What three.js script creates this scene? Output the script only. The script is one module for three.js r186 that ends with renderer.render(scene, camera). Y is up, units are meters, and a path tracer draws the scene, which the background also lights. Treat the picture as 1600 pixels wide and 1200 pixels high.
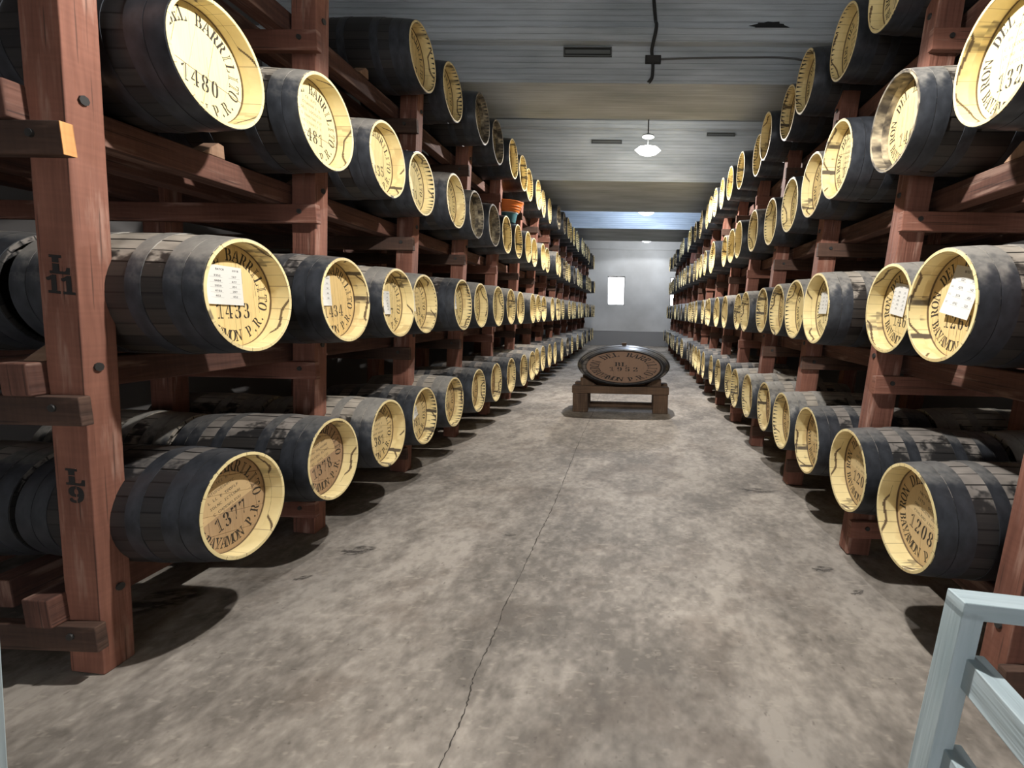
import * as THREE from 'three';
import { toCreasedNormals } from 'three/addons/utils/BufferGeometryUtils.js';
import { RoundedBoxGeometry } from 'three/addons/geometries/RoundedBoxGeometry.js';

// ---------------------------------------------------------------- camera, light, exposure
const EYE = 1.78;                                   // height of the eye above the floor
const renderer = new THREE.WebGLRenderer({ antialias: true });
renderer.toneMapping = THREE.LinearToneMapping;
renderer.toneMappingExposure = 1.0;
renderer.shadowMap.enabled = true;
const scene = new THREE.Scene();
scene.background = new THREE.Color(6.9, 7.0, 7.2);  // hazy white daylight outside the end windows
const camera = new THREE.PerspectiveCamera(77.19, 1600 / 1200, 0.05, 100);
camera.position.set(0, EYE, 0);
camera.rotation.set(-0.148, 0.025, 0.02, 'YXZ');
camera.setViewOffset(1600, 1200, -170, 0, 1600, 1200);
scene.add(camera);
const LAMPS = [                                     // hanging lamps along the aisle: x, y above eye, z, candela, colour, label, share of light leaving the lens sideways and up
  [0.05, 2.2, -2.25, 42, [1, 0.98, 0.945], 'warm white pendant lamp above the near end of the aisle', 0.06],
  [0.18, 3.02, -9.6, 82, [1, 0.97, 0.93], 'glowing white pendant lamp under the second ceiling beam', 0.055],
  [0.3, 3.1, -15.7, 8, [0.64, 0.77, 1], 'bluish white pendant lamp half hidden by the third ceiling beam', 2.1],
  [0.49, 3.38, -23.6, 13, [0.9, 0.95, 1], 'farthest pendant lamp, close to the pale end wall', 1.1],
];

// ---------------------------------------------------------------- helpers
let seed = 7;
const rnd = () => { seed = (seed * 1664525 + 1013904223) >>> 0; return seed / 4294967296; };
const rr = (a, b) => a + (b - a) * rnd();
const V3 = (x, y, z) => new THREE.Vector3(x, y, z);
const used = {};
const numbered = (n) => { const k = used[n] = (used[n] ?? -1) + 1; return k ? `${n}_${String(k).padStart(3, '0')}` : n; };
function mesh(name, geo, mat, parent) {
  const m = new THREE.Mesh(geo, mat); m.name = name; m.castShadow = m.receiveShadow = true; parent.add(m); return m;
}
function tag(o, label, category, group) { o.userData = { label, category }; if (group) o.userData.group = group; return o; }
function thing(name, label, category, [x, y, z], group) {   // y is measured from the eye
  const g = new THREE.Group(); g.name = numbered(name); g.position.set(x, y + EYE, z); scene.add(g); return tag(g, label, category, group);
}
function struct(name, geo, mat, parent = scene) {
  const m = mesh(parent === scene ? numbered(name) : name, geo, mat, parent); if (parent === scene) m.userData = { kind: 'structure' }; return m;
}
const ORD = 'first second third fourth fifth sixth seventh eighth ninth tenth eleventh twelfth thirteenth fourteenth fifteenth sixteenth seventeenth eighteenth nineteenth twentieth twenty-first twenty-second twenty-third twenty-fourth twenty-fifth twenty-sixth twenty-seventh twenty-eighth twenty-ninth thirtieth'.split(' ');
// box with its uv in metres, the grain running along its longest side, slightly bevelled
function timber(w, h, d, bevel = 0.006) {
  const g = new RoundedBoxGeometry(w, h, d, 1, Math.min(bevel, w / 3, h / 3, d / 3)); // not indexed
  const p = g.attributes.position, n = g.attributes.normal, uv = new Float32Array(p.count * 2);
  const long = h >= w && h >= d ? 1 : w >= d ? 0 : 2, off = rnd() * 5, off2 = rnd() * 5;
  for (let t = 0; t < p.count; t += 3) {
    let ax = [0, 0, 0]; for (let k = 0; k < 3; k++) { ax[0] += Math.abs(n.getX(t + k)); ax[1] += Math.abs(n.getY(t + k)); ax[2] += Math.abs(n.getZ(t + k)); }
    const face = ax.indexOf(Math.max(...ax)), rest = [0, 1, 2].filter((a) => a !== face);
    const va = rest.includes(long) ? long : rest[1], ua = rest.find((a) => a !== va);
    for (let k = t; k < t + 3; k++) { const q = [p.getX(k), p.getY(k), p.getZ(k)]; uv[2 * k] = q[ua] + off + face * 0.37; uv[2 * k + 1] = q[va] + off2; }
  }
  g.setAttribute('uv', new THREE.BufferAttribute(uv, 2)); return g;
}
const at = (g, x, y, z) => { g.translate(x, y, z); return g; };
// tileable value noise
function noiseGrid(n, s) { let q = s >>> 0; const a = new Float32Array(n * n); for (let i = 0; i < n * n; i++) { q = (q * 1664525 + 1013904223) >>> 0; a[i] = q / 4294967296; } return a; }
const NG = noiseGrid(256, 99);
function vnoise(x, y, px, py) {                       // period px, py (integers)
  const xi = Math.floor(x), yi = Math.floor(y), fx = x - xi, fy = y - yi, sx = fx * fx * (3 - 2 * fx), sy = fy * fy * (3 - 2 * fy);
  const w = (a, b) => NG[((((b % py) + py) % py) * 37 % 256) * 256 + ((((a % px) + px) % px) * 53 % 256)];
  const a = w(xi, yi), b = w(xi + 1, yi), c = w(xi, yi + 1), d = w(xi + 1, yi + 1);
  return a + (b - a) * sx + (c - a) * sy + (a - b - c + d) * sx * sy;
}
function fbm(u, v, fx, fy, oct = 4) { let s = 0, a = 0.5, t = 0; for (let o = 0; o < oct; o++) { s += a * vnoise(u * fx + o * 17, v * fy + o * 31, fx, fy); t += a; fx *= 2; fy *= 2; a *= 0.55; } return s / t; }
function tex(w, h, fn, color = true) {                // fn(u, v) -> [r, g, b] in 0..255
  const d = new Uint8Array(w * h * 4);
  for (let y = 0; y < h; y++) for (let x = 0; x < w; x++) { const c = fn((x + 0.5) / w, (y + 0.5) / h), i = 4 * (y * w + x); d[i] = c[0]; d[i + 1] = c[1]; d[i + 2] = c[2]; d[i + 3] = 255; }
  const t = new THREE.DataTexture(d, w, h); t.wrapS = t.wrapT = THREE.RepeatWrapping; t.magFilter = THREE.LinearFilter; t.minFilter = THREE.LinearMipmapLinearFilter; t.generateMipmaps = true;
  if (color) t.colorSpace = THREE.SRGBColorSpace; t.needsUpdate = true; return t;
}
const mixc = (a, b, t) => { t = Math.min(1, Math.max(0, t)); return [a[0] + (b[0] - a[0]) * t, a[1] + (b[1] - a[1]) * t, a[2] + (b[2] - a[2]) * t]; };
const clamp = (x, a, b) => Math.min(b, Math.max(a, x));
const sstep = (a, b, x) => { x = clamp((x - a) / (b - a), 0, 1); return x * x * (3 - 2 * x); };
const std = (o) => new THREE.MeshStandardMaterial(o);

// ---------------------------------------------------------------- materials
function woodTex(lo, hi, worn, wornAmt) {             // one metre square, grain along v
  return tex(512, 512, (u, v) => {
    const g = fbm(u + 0.06 * fbm(u, v, 4, 2, 2), v, 48, 3, 3), big = fbm(u, v, 3, 2, 3), saw = vnoise(u * 2, v * 90, 2, 90);
    let c = mixc(lo, hi, 0.15 + 0.75 * g * 0.8 + (big - 0.5) * 0.9 + (saw - 0.5) * 0.16);
    const crack = 1 - 0.3 * sstep(0.24, 0.18, fbm(u, v, 90, 2, 2));
    c = mixc(c, worn, sstep(0.55, 0.78, fbm(u + 0.3, v + 0.7, 26, 3, 5)) * wornAmt);
    return [c[0] * crack, c[1] * crack, c[2] * crack];
  });
}
const woodBump = tex(512, 512, (u, v) => { const g = fbm(u, v, 60, 3, 3); return [g * 255, g * 255, g * 255]; }, false);
const M = {};
M.post = std({ map: woodTex([96, 58, 45], [142, 94, 76], [182, 154, 140], 0.5), bumpMap: woodBump, bumpScale: 0.004, roughness: 0.82 });
M.rail = std({ map: woodTex([62, 38, 30], [116, 78, 64], [150, 124, 110], 0.6), bumpMap: woodBump, bumpScale: 0.004, roughness: 0.86 });
M.cross = std({ map: woodTex([54, 38, 30], [100, 72, 58], [128, 100, 84], 0.4), bumpMap: woodBump, bumpScale: 0.004, roughness: 0.86 });
M.freshCut = std({ map: woodTex([176, 112, 62], [224, 166, 104], [236, 196, 140], 0.5), roughness: 0.85 });
M.stand = std({ map: woodTex([66, 50, 38], [112, 88, 68], [140, 120, 100], 0.5), bumpMap: woodBump, bumpScale: 0.004, roughness: 0.88 });
M.chock = std({ map: woodTex([120, 90, 70], [176, 144, 118], [190, 170, 150], 0.5), roughness: 0.88 });
M.bluePaint = std({ map: tex(512, 512, (u, v) => { const g = fbm(u, v, 40, 3, 3), b = fbm(u, v, 4, 3, 3); return mixc([140, 157, 162], [188, 200, 204], 0.3 + g * 0.5 + (b - 0.5) * 0.6); }), bumpMap: woodBump, bumpScale: 0.004, roughness: 0.55 });
M.iron = std({ color: new THREE.Color(0.05, 0.048, 0.046), roughness: 0.6, metalness: 0.6 });
M.stencil = std({ color: new THREE.Color(0.016, 0.014, 0.013), roughness: 0.9 });
M.cable = std({ color: new THREE.Color(0.02, 0.02, 0.02), roughness: 0.7 });
M.conduit = std({ color: new THREE.Color(0.1, 0.1, 0.1), roughness: 0.7 });
M.vent = std({ color: new THREE.Color(0.12, 0.13, 0.13), roughness: 0.8 });
M.ventDark = std({ color: new THREE.Color(0.02, 0.02, 0.02), roughness: 0.9 });
M.whiteFrame = std({ color: new THREE.Color(0.6, 0.6, 0.6), roughness: 0.6 });
M.glass = new THREE.MeshPhysicalMaterial({ color: 0xffffff, transmission: 1, thickness: 0, roughness: 0.05 });
// concrete
const floorTex = tex(1024, 1024, (u, v) => {
  const a = fbm(u, v, 5, 4, 5), b = fbm(u + 0.5, v, 24, 18, 4), s = fbm(u, v + 0.3, 90, 70, 3), sc = fbm(u, v, 60, 150, 3);
  let c = mixc([116, 110, 103], [178, 171, 162], 0.5 + (a - 0.5) * 1.1 + (b - 0.5) * 1.0 + (s - 0.5) * 0.9);
  c = mixc(c, [94, 82, 72], sstep(0.52, 0.85, fbm(u + 0.2, v + 0.6, 9, 12, 6)) * 0.4);
  c = mixc(c, [206, 198, 184], sstep(0.66, 0.82, sc) * 0.3);
  c = mixc(c, [70, 62, 56], sstep(0.78, 0.9, fbm(u + 0.7, v + 0.1, 110, 110, 3)) * 0.35);
  return c;
});
floorTex.repeat.set(1 / 3.4, 1 / 3.4);
const floorBump = tex(512, 512, (u, v) => { const g = 255 * fbm(u, v, 40, 40, 4); return [g, g, g]; }, false); floorBump.repeat.set(1 / 1.3, 1 / 1.3);
M.floor = std({ map: floorTex, bumpMap: floorBump, bumpScale: 0.003, roughness: 0.72, vertexColors: true });
M.crack = std({ color: new THREE.Color(0.05, 0.042, 0.035), roughness: 1 });
M.stain = std({ color: new THREE.Color(0.045, 0.038, 0.034), roughness: 0.55, transparent: true, alphaMap: tex(256, 256, (u, v) => { const d = Math.hypot(u - 0.5, v - 0.5) * 2, a = 255 * 0.6 * sstep(0.46, 0.7, fbm(u, v, 6, 8, 4) + 0.25 * (1 - d)) * sstep(1, 0.6, d); return [a, a, a]; }, false) });
const boardBump = tex(64, 512, (u, v) => { const k = Math.floor(v * 16), f = v * 16 - k, g = 170 * (0.5 + 0.5 * NG[k * 7]) + 60 * fbm(u, v, 4, 60, 3) - (f < 0.16 ? 150 : 0); const q = clamp(g, 0, 255); return [q, q, q]; }, false);
boardBump.repeat.set(1 / 2, 1 / 1.1);
const plasterMap = tex(512, 512, (u, v) => { const a = fbm(u, v, 3, 6, 4), b = fbm(u, v, 6, 60, 3); return mixc([156, 163, 168], [204, 210, 215], 0.5 + (a - 0.5) * 1.3 + (b - 0.5) * 0.6); });
plasterMap.repeat.set(0.3, 0.5);
M.beam = std({ map: plasterMap, bumpMap: boardBump, bumpScale: 0.012, roughness: 0.92 });
M.ceiling = std({ map: plasterMap, bumpMap: boardBump, bumpScale: 0.01, roughness: 0.92 });
M.wall = std({ map: tex(512, 512, (u, v) => { const a = fbm(u, v, 3, 3, 5); return mixc([168, 166, 164], [206, 205, 204], 0.5 + (a - 0.5) * 1.2); }), roughness: 0.9 });
M.wall.map.repeat.set(0.25, 0.25);
M.dado = std({ color: new THREE.Color(0.24, 0.235, 0.235), roughness: 0.85 });
M.darkWall = std({ color: new THREE.Color(0.16, 0.15, 0.145), roughness: 0.95 });

// barrel shells: u runs round the barrel (0.75 is the top), v along it
function shellTex(s, dust, dark, mid, dustCol) {
  return tex(1024, 512, (u, v) => {
    const k = Math.floor(u * 26), f = u * 26 - k, tone = NG[(k * 91 + s * 13) % 4096];
    let c = mixc(dark, mid, 0.1 + 0.55 * tone + 0.5 * (fbm(u, v, 260, 4, 3) - 0.4));
    const top = 1 - Math.abs(u - 0.75) / 0.25;        // dust lies on the upper side
    const d = top + 0.9 * (fbm(u + s * 0.13, v, 9, 5, 4) - 0.5) + 0.5 * (fbm(u, v + s * 0.2, 60, 30, 3) - 0.5);
    c = mixc(c, dustCol, sstep(0.98 - dust, 1.2 - dust, d) * (0.62 + 0.5 * fbm(u, v, 40, 12, 3)) * Math.min(1, dust + 0.35));
    if (f < 0.05 || f > 0.95) c = mixc(c, [8, 8, 8], 0.7);
    return c;
  });
}
const shells = [
  shellTex(1, 0.7, [36, 34, 33], [72, 65, 58], [178, 168, 154]),
  shellTex(2, 0.55, [32, 32, 33], [66, 61, 57], [146, 138, 130]),
  shellTex(3, 0.36, [30, 30, 32], [62, 58, 55], [126, 120, 114]),
].map((map) => std({ map, roughness: 0.46 }));
M.backShell = std({ color: new THREE.Color(0.02, 0.019, 0.019), roughness: 0.7 });
const hoopTex = (dust) => tex(512, 64, (u, v) => {
  const top = 1 - Math.abs(u - 0.75) / 0.25, n = fbm(u, v, 30, 4, 4);
  let c = mixc([39, 41, 45], [75, 78, 84], n);
  c = mixc(c, [172, 166, 156], sstep(0.85 - dust, 1.25 - dust, top + 0.5 * (fbm(u, v, 37, 3, 4) - 0.5)) * dust * 1.2 * (0.75 + 0.45 * n));
  return c;
});
const hoops = [0.72, 0.42, 0.15].map((d, i) => std({ map: hoopTex(d), roughness: [0.5, 0.4, 0.34][i], metalness: 0.3 }));

// cream paint on the chime: u round, v from the outer edge in to the head
function creamTex(s, age) {
  return tex(1024, 64, (u, v) => {
    const k = Math.floor(u * 26), f = u * 26 - k;
    let c = mixc([214, 194, 138], [230, 212, 160], fbm(u, v, 30, 3, 4));
    c = mixc(c, [176, 146, 96], sstep(0.55, 0.75, fbm(u + s * 0.1, v, 12, 2, 4)) * 0.45 * age);
    if ((f < 0.035) && NG[(k * 17 + s * 7) % 999] > 0.35) c = mixc(c, [96, 74, 50], 0.6);
    const w = 0.55 + 0.5 * (fbm(u, 0.5, 9, 1, 2) - 0.5);
    const on = fbm(u + 0.37 * s, 0.2, 4, 1, 2) > 0.44;
    if (on && Math.abs(v - w) < 0.02) c = mixc(c, [60, 42, 28], 0.8);
    if (v > 0.95) c = mixc(c, [70, 50, 34], 0.8);
    c = mixc(c, [46, 38, 32], sstep(0.72, 0.8, fbm(u + s * 0.31, v * 0.6, 16, 1, 4)) * 0.8 * age);
    return c;
  });
}
const creams = [0.25, 0.6, 1].map((a, i) => std({ map: creamTex(i + 1, a), roughness: 0.62 }));
M.agedChime = std({ map: tex(512, 64, (u, v) => mixc([50, 44, 38], [190, 176, 146], fbm(u, v, 26, 3, 4) * 2 - 0.5)), roughness: 0.75 });

// barrel heads: stencilled ring and number on painted wood
function stencilChar(g, ch, size, x, y, rot, ink, paper) {
  g.save(); g.translate(x, y); g.rotate(rot); g.font = `bold ${size}px serif`; g.textAlign = 'center'; g.textBaseline = 'middle'; g.fillStyle = ink; g.scale(0.82, 1.12); g.fillText(ch, 0, 0);
  if (!' .'.includes(ch)) { g.fillStyle = paper; g.globalAlpha = 0.92; g.fillRect(-size * 0.03, -size * 0.6, size * 0.06, size * 1.2); }
  g.restore();
}
function headCanvas(N, o) {
  const c = document.createElement('canvas'); c.width = c.height = N; const g = c.getContext('2d'), R = N / 2;
  let q = o.seed * 7919 + 5; const r = () => { q = (q * 1664525 + 1013904223) >>> 0; return q / 4294967296; };
  g.fillStyle = o.base; g.fillRect(0, 0, N, N);
  g.save(); g.translate(R, R); g.rotate(o.grain ?? 0);
  for (let i = 0; i < 300; i++) { const x = (r() - 0.5) * N, y = (r() - 0.7) * N, l = N * (0.1 + 0.5 * r()); g.strokeStyle = r() < 0.55 ? `rgba(70,46,26,${0.03 + 0.1 * r()})` : `rgba(255,244,206,${0.04 + 0.1 * r()})`; g.lineWidth = 1 + r() * N / 300; g.beginPath(); g.moveTo(x, y); g.lineTo(x + (r() - 0.5) * 8, y + l); g.stroke(); }
  for (let i = 0; i < 16 * (o.age ?? 0.3); i++) { const x = (r() - 0.5) * N * 0.9, y = (r() - 0.6) * N * 0.6, l = N * (0.1 + 0.3 * r()); g.strokeStyle = `rgba(42,28,18,${0.35 + 0.4 * r()})`; g.lineWidth = 1 + r() * N / 260; g.beginPath(); g.moveTo(x, y); g.lineTo(x + (r() - 0.5) * 6, y + l * 0.5); g.lineTo(x + (r() - 0.5) * 8, y + l); g.stroke(); }
  g.restore();
  g.save(); g.translate(R, R); g.rotate(o.turn ?? 0);
  if (o.panel) { g.fillStyle = o.panel; g.globalAlpha = 0.85; g.beginPath(); g.arc(0, 0, R * 0.66, Math.PI, 0); g.fill(); g.fillRect(-R * 0.66, -R * 0.02, R * 1.32, R * 0.12); g.fillRect(-R * 0.24, 0.1 * R, 0, 0); g.globalAlpha = 1; }
  const ring = (text, mid, span, flip, size) => { const n = text.length; [...text].forEach((ch, i) => { const a = mid + (i - (n - 1) / 2) / (n - 1) * span * (flip ? -1 : 1); stencilChar(g, ch, size, Math.sin(a) * R * 0.79, -Math.cos(a) * R * 0.79, flip ? a + Math.PI : a, o.ink, o.base); }); };
  ring('RON DEL BARRILITO', 0, 3.66, false, R * 0.3);
  ring('BAYAMON P.R.', Math.PI, 2.0, true, R * 0.28);
  if (o.lines) {
    g.fillStyle = o.ink; g.font = `bold ${R * 0.1}px monospace`; g.textAlign = 'center'; g.globalAlpha = 0.78;
    for (let i = 0; i < 5; i++) { let s = ''; const n = [7, 11, 13, 13, 12][i]; for (let k = 0; k < n; k++) s += r() < 0.18 ? ' ' : 'ILTEFHNUOC'[Math.floor(r() * 10)]; g.globalAlpha = 0.5 + 0.3 * r(); g.save(); g.scale(1, 0.8); g.fillText(s, 0, (-0.52 + i * 0.145) * R / 0.8); g.restore(); }
    g.globalAlpha = 1;
  }
  if (o.num) [...o.num].forEach((ch, i) => stencilChar(g, ch, R * 0.38, (i - (o.num.length - 1) / 2) * R * 0.215, R * 0.3, 0, o.ink, o.base));
  g.restore();
  if (o.split) { g.strokeStyle = 'rgba(50,32,18,0.85)'; g.lineWidth = N / 160; g.beginPath(); g.moveTo(0, o.split[0] * N); g.lineTo(N * 0.5, (o.split[0] + o.split[1]) / 2 * N + 6); g.lineTo(N, o.split[1] * N); g.stroke(); }
  const t = new THREE.CanvasTexture(c); t.colorSpace = THREE.SRGBColorSpace; t.anisotropy = 8; return std({ map: t, roughness: 0.66 });
}
const CREAM = 'rgb(222,206,156)', TAN = 'rgb(176,146,110)', INK = 'rgb(44,36,30)';
const HEAD = {
  1377: headCanvas(1024, { num: '1377', base: TAN, panel: 'rgb(214,184,136)', ink: INK, seed: 3, turn: -0.24, lines: 1, age: 0.3 }),
  1378: headCanvas(1024, { num: '1378', base: 'rgb(164,134,104)', panel: 'rgb(206,178,130)', ink: INK, seed: 4, turn: -0.2, lines: 1, age: 0.8 }),
  1433: headCanvas(1024, { num: '1433', base: 'rgb(222,194,134)', ink: INK, seed: 5, age: 1.6 }),
  1434: headCanvas(1024, { num: '1434', base: 'rgb(212,182,124)', ink: INK, seed: 6, turn: -0.08, age: 2.6 }),
  1480: headCanvas(1024, { num: '1480', base: CREAM, ink: 'rgb(44,38,32)', seed: 8, turn: 0.08, lines: 0, age: 0.1, split: [0.5, 0.66] }),
  1481: headCanvas(1024, { num: '1481', base: CREAM, ink: 'rgb(44,38,32)', seed: 9, turn: 0.05, lines: 1, age: 0.4, split: [0.6, 0.64] }),
  1208: headCanvas(1024, { num: '1208', base: 'rgb(206,178,132)', ink: INK, seed: 10, turn: 0.2, lines: 1, age: 0.4, panel: 'rgb(218,194,146)' }),
  1207: headCanvas(1024, { num: '1207', base: 'rgb(202,174,128)', ink: INK, seed: 11, turn: 0.1, lines: 1, age: 0.6, panel: 'rgb(214,190,142)' }),
  1264: headCanvas(1024, { num: '1264', base: 'rgb(220,192,136)', ink: INK, seed: 12, turn: 0.08, age: 1.8 }),
  1321: headCanvas(1024, { num: '1321', base: CREAM, ink: 'rgb(48,42,36)', seed: 13, turn: 0.1, lines: 1, age: 0.2 }),
};
const creamHeads = [], tanHeads = [];
for (let i = 0; i < 6; i++) creamHeads.push(headCanvas(512, { num: String(1435 + i * 8), base: ['rgb(228,208,152)', 'rgb(218,194,138)', CREAM][i % 3], ink: INK, seed: 20 + i, turn: (i - 2.5) * 0.06, lines: i % 2, age: 0.3 + 0.4 * i }));
for (let i = 0; i < 5; i++) tanHeads.push(headCanvas(512, { num: String(1379 + i), base: ['rgb(190,160,120)', 'rgb(206,178,128)', 'rgb(216,192,140)'][i % 3], ink: INK, seed: 40 + i, turn: (i - 2) * 0.1, lines: 1, age: 0.5 + 0.4 * i, panel: 'rgb(216,192,142)' }));
const greyHead = headCanvas(512, { num: '1462', base: 'rgb(164,150,122)', ink: INK, seed: 61, age: 5 });

// ---------------------------------------------------------------- barrel geometry (axis along x, painted head at +x, base at y = 0)
const RB = 0.3, RH = 0.279, HL = 0.45, DEEP = 0.105, NST = 26;
const rad = (t) => RH + (RB - RH) * (1 - (t / HL) ** 2);
const lay = (g) => { g.rotateZ(-Math.PI / 2); g.translate(0, RB, 0); return g; };
const L2 = (r, y) => new THREE.Vector2(r, y);
const prof = (dr, a, b, n) => Array.from({ length: n + 1 }, (_, i) => { const t = a + (b - a) * i / n; return L2(rad(t) + dr, t); });
function bodyGeo(seg, n) { return toCreasedNormals(lay(new THREE.LatheGeometry([L2(0.001, -HL + 0.06), L2(RH - 0.025, -HL + 0.06), L2(RH - 0.02, -HL), ...prof(0, -HL, HL, n), L2(RH - 0.018, HL - 0.001), L2(RH - 0.024, HL - DEEP - 0.02), L2(0.001, HL - DEEP - 0.02)], seg)), 0.6); }
const hoopSpans = [[HL - 0.088, HL - 0.003], [HL - 0.172, HL - 0.092], [HL - 0.34, HL - 0.27]];
const allSpans = [...hoopSpans, ...hoopSpans.map(([a, b]) => [-b, -a])];
const hoopGeo = ([a, b], seg) => toCreasedNormals(lay(new THREE.LatheGeometry([L2(rad(a) - 0.004, a), L2(rad(a) + 0.0025, a), L2(rad((a + b) / 2) + 0.003, (a + b) / 2), L2(rad(b) + 0.0025, b), L2(rad(b) - 0.004, b)], seg)), 0.6);
const chimeGeo = (seg) => toCreasedNormals(lay(new THREE.LatheGeometry([L2(RH - 0.0005, HL - 0.004), L2(RH - 0.001, HL + 0.002), L2(RH - 0.016, HL + 0.003), L2(RH - 0.018, HL), L2(RH - 0.0215, HL - DEEP * 0.55), L2(RH - 0.0225, HL - DEEP * 0.6), L2(RH - 0.024, HL - DEEP - 0.004)], seg)), 0.5);
const RHEAD = RH - 0.0235;
function headUV(g) { const p = g.attributes.position, uv = g.attributes.uv; for (let i = 0; i < p.count; i++) uv.setXY(i, 0.5 - p.getZ(i) / (2 * RHEAD), 0.5 + (p.getY(i) - RB) / (2 * RHEAD)); return g; }
const headDisc = (seg) => headUV(new THREE.CircleGeometry(RHEAD, seg).rotateY(Math.PI / 2).translate(HL - DEEP, RB, 0));
// boards of a head: strips of the disc, `tilt` turns the seams
function headBoards(tilt, cuts) {
  const out = [], e = [-1, ...cuts, 1].map((x) => x * RHEAD);
  for (let i = 0; i < e.length - 1; i++) {
    const a = e[i] + 0.0008, b = e[i + 1] - 0.0008, pts = [], n = 9, hgt = (s) => Math.sqrt(Math.max(0, RHEAD * RHEAD - s * s));
    for (let k = 0; k <= n; k++) { const s = a + (b - a) * k / n; pts.push([s, hgt(s)]); }
    for (let k = n; k >= 0; k--) { const s = a + (b - a) * k / n; pts.push([s, -hgt(s)]); }
    const sh = new THREE.Shape(pts.filter((p, k) => !k || Math.hypot(p[0] - pts[k - 1][0], p[1] - pts[k - 1][1]) > 1e-6).map(([s, h]) => new THREE.Vector2(s, h)));
    const g = new THREE.ExtrudeGeometry(sh, { depth: 0.016, bevelEnabled: true, bevelSize: 0.0008, bevelThickness: 0.001, bevelSegments: 1, bevelOffset: -0.0008 });
    g.rotateZ(tilt); g.rotateY(Math.PI / 2); g.translate(HL - DEEP - 0.017 + (i % 2 ? 0.0008 : 0), RB, 0); out.push(headUV(g));
  }
  return out;
}
const boardSets = [headBoards(0, [-0.62, -0.24, 0.16, 0.55]), headBoards(0.12, [-0.55, -0.1, 0.3, 0.68]), headBoards(Math.PI / 2 - 0.2, [-0.6, -0.18, 0.22, 0.6]), headBoards(-0.3, [-0.58, -0.2, 0.2, 0.62])];
// one stave per sector, with small steps between neighbours
const staveGeos = [];
for (let k = 0; k < NST; k++) {
  const dr = (NG[k * 31 + 5] - 0.5) * 0.0032, pts = [L2(RH - 0.015, -HL), ...prof(dr, -HL, HL, 10), L2(RH - 0.015, HL)];
  const g = new THREE.LatheGeometry(pts, 2, k * Math.PI * 2 / NST, Math.PI * 2 / NST), uv = g.attributes.uv;
  for (let i = 0; i < uv.count; i++) uv.setX(i, (k + uv.getX(i) * 0.998 + 0.001) / NST);
  staveGeos.push(toCreasedNormals(lay(g), 0.6));
}
const coreGeo = lay(new THREE.LatheGeometry([L2(0.001, -HL + 0.06), L2(RH - 0.03, -HL + 0.06), L2(RB - 0.03, 0), L2(RH - 0.03, HL - DEEP - 0.03), L2(0.001, HL - DEEP - 0.03)], 32));
const G = {
  body: bodyGeo(40, 10), bodyFar: bodyGeo(26, 6), hoop: allSpans.map((s) => hoopGeo(s, 52)), hoopMid: allSpans.map((s) => hoopGeo(s, 36)),
  chime: chimeGeo(64), chimeMid: chimeGeo(40), chimeFar: chimeGeo(26), head: headDisc(40), headFar: headDisc(26),
};
G.hoopFar = allSpans.slice(0, 2).map((s) => hoopGeo(s, 22));
// turns a part about the barrel's own axis
function spin(m) { const a = rr(0, 6.28); m.rotation.x = a; m.position.set(0, RB - RB * Math.cos(a), -RB * Math.sin(a)); }
// grade 0: every stave and head board; 1: whole shell and single hoops; 2: far away
function barrel(grade, side, tier, [x, y, z], opt, label, group) {
  const b = thing('barrel', label, 'barrel', [x - side * HL, y - RB, z], group);
  b.rotation.y = (side > 0 ? 0 : Math.PI) + (opt.yaw ?? 0);
  const sh = shells[opt.shell], hp = hoops[opt.shell], cr = opt.aged || opt.darkChime ? M.agedChime : creams[opt.cream];
  if (grade === 0) {
    for (let k = 0; k < NST; k++) mesh('stave', staveGeos[k], sh, b);
    mesh('core', coreGeo, M.backShell, b);
    for (const h of G.hoop) mesh('hoop', h, hp, b);
    spin(mesh('chime', G.chime, cr, b));
    const hd = new THREE.Group(); hd.name = 'head'; b.add(hd);
    for (const g of boardSets[opt.boards ?? 0]) mesh('head_board', g, opt.head, hd);
  } else if (grade === 1) {
    mesh('shell', G.body, sh, b);
    for (const h of G.hoopMid) mesh('hoop', h, hp, b);
    spin(mesh('chime', G.chimeMid, cr, b)); mesh('head', G.head, opt.head, b);
  } else {
    mesh('shell', G.bodyFar, sh, b); for (const h of G.hoopFar) mesh('hoop', h, hp, b); spin(mesh('chime', G.chimeFar, cr, b)); mesh('head', G.headFar, opt.head, b);
  }
  return b;
}

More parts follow.
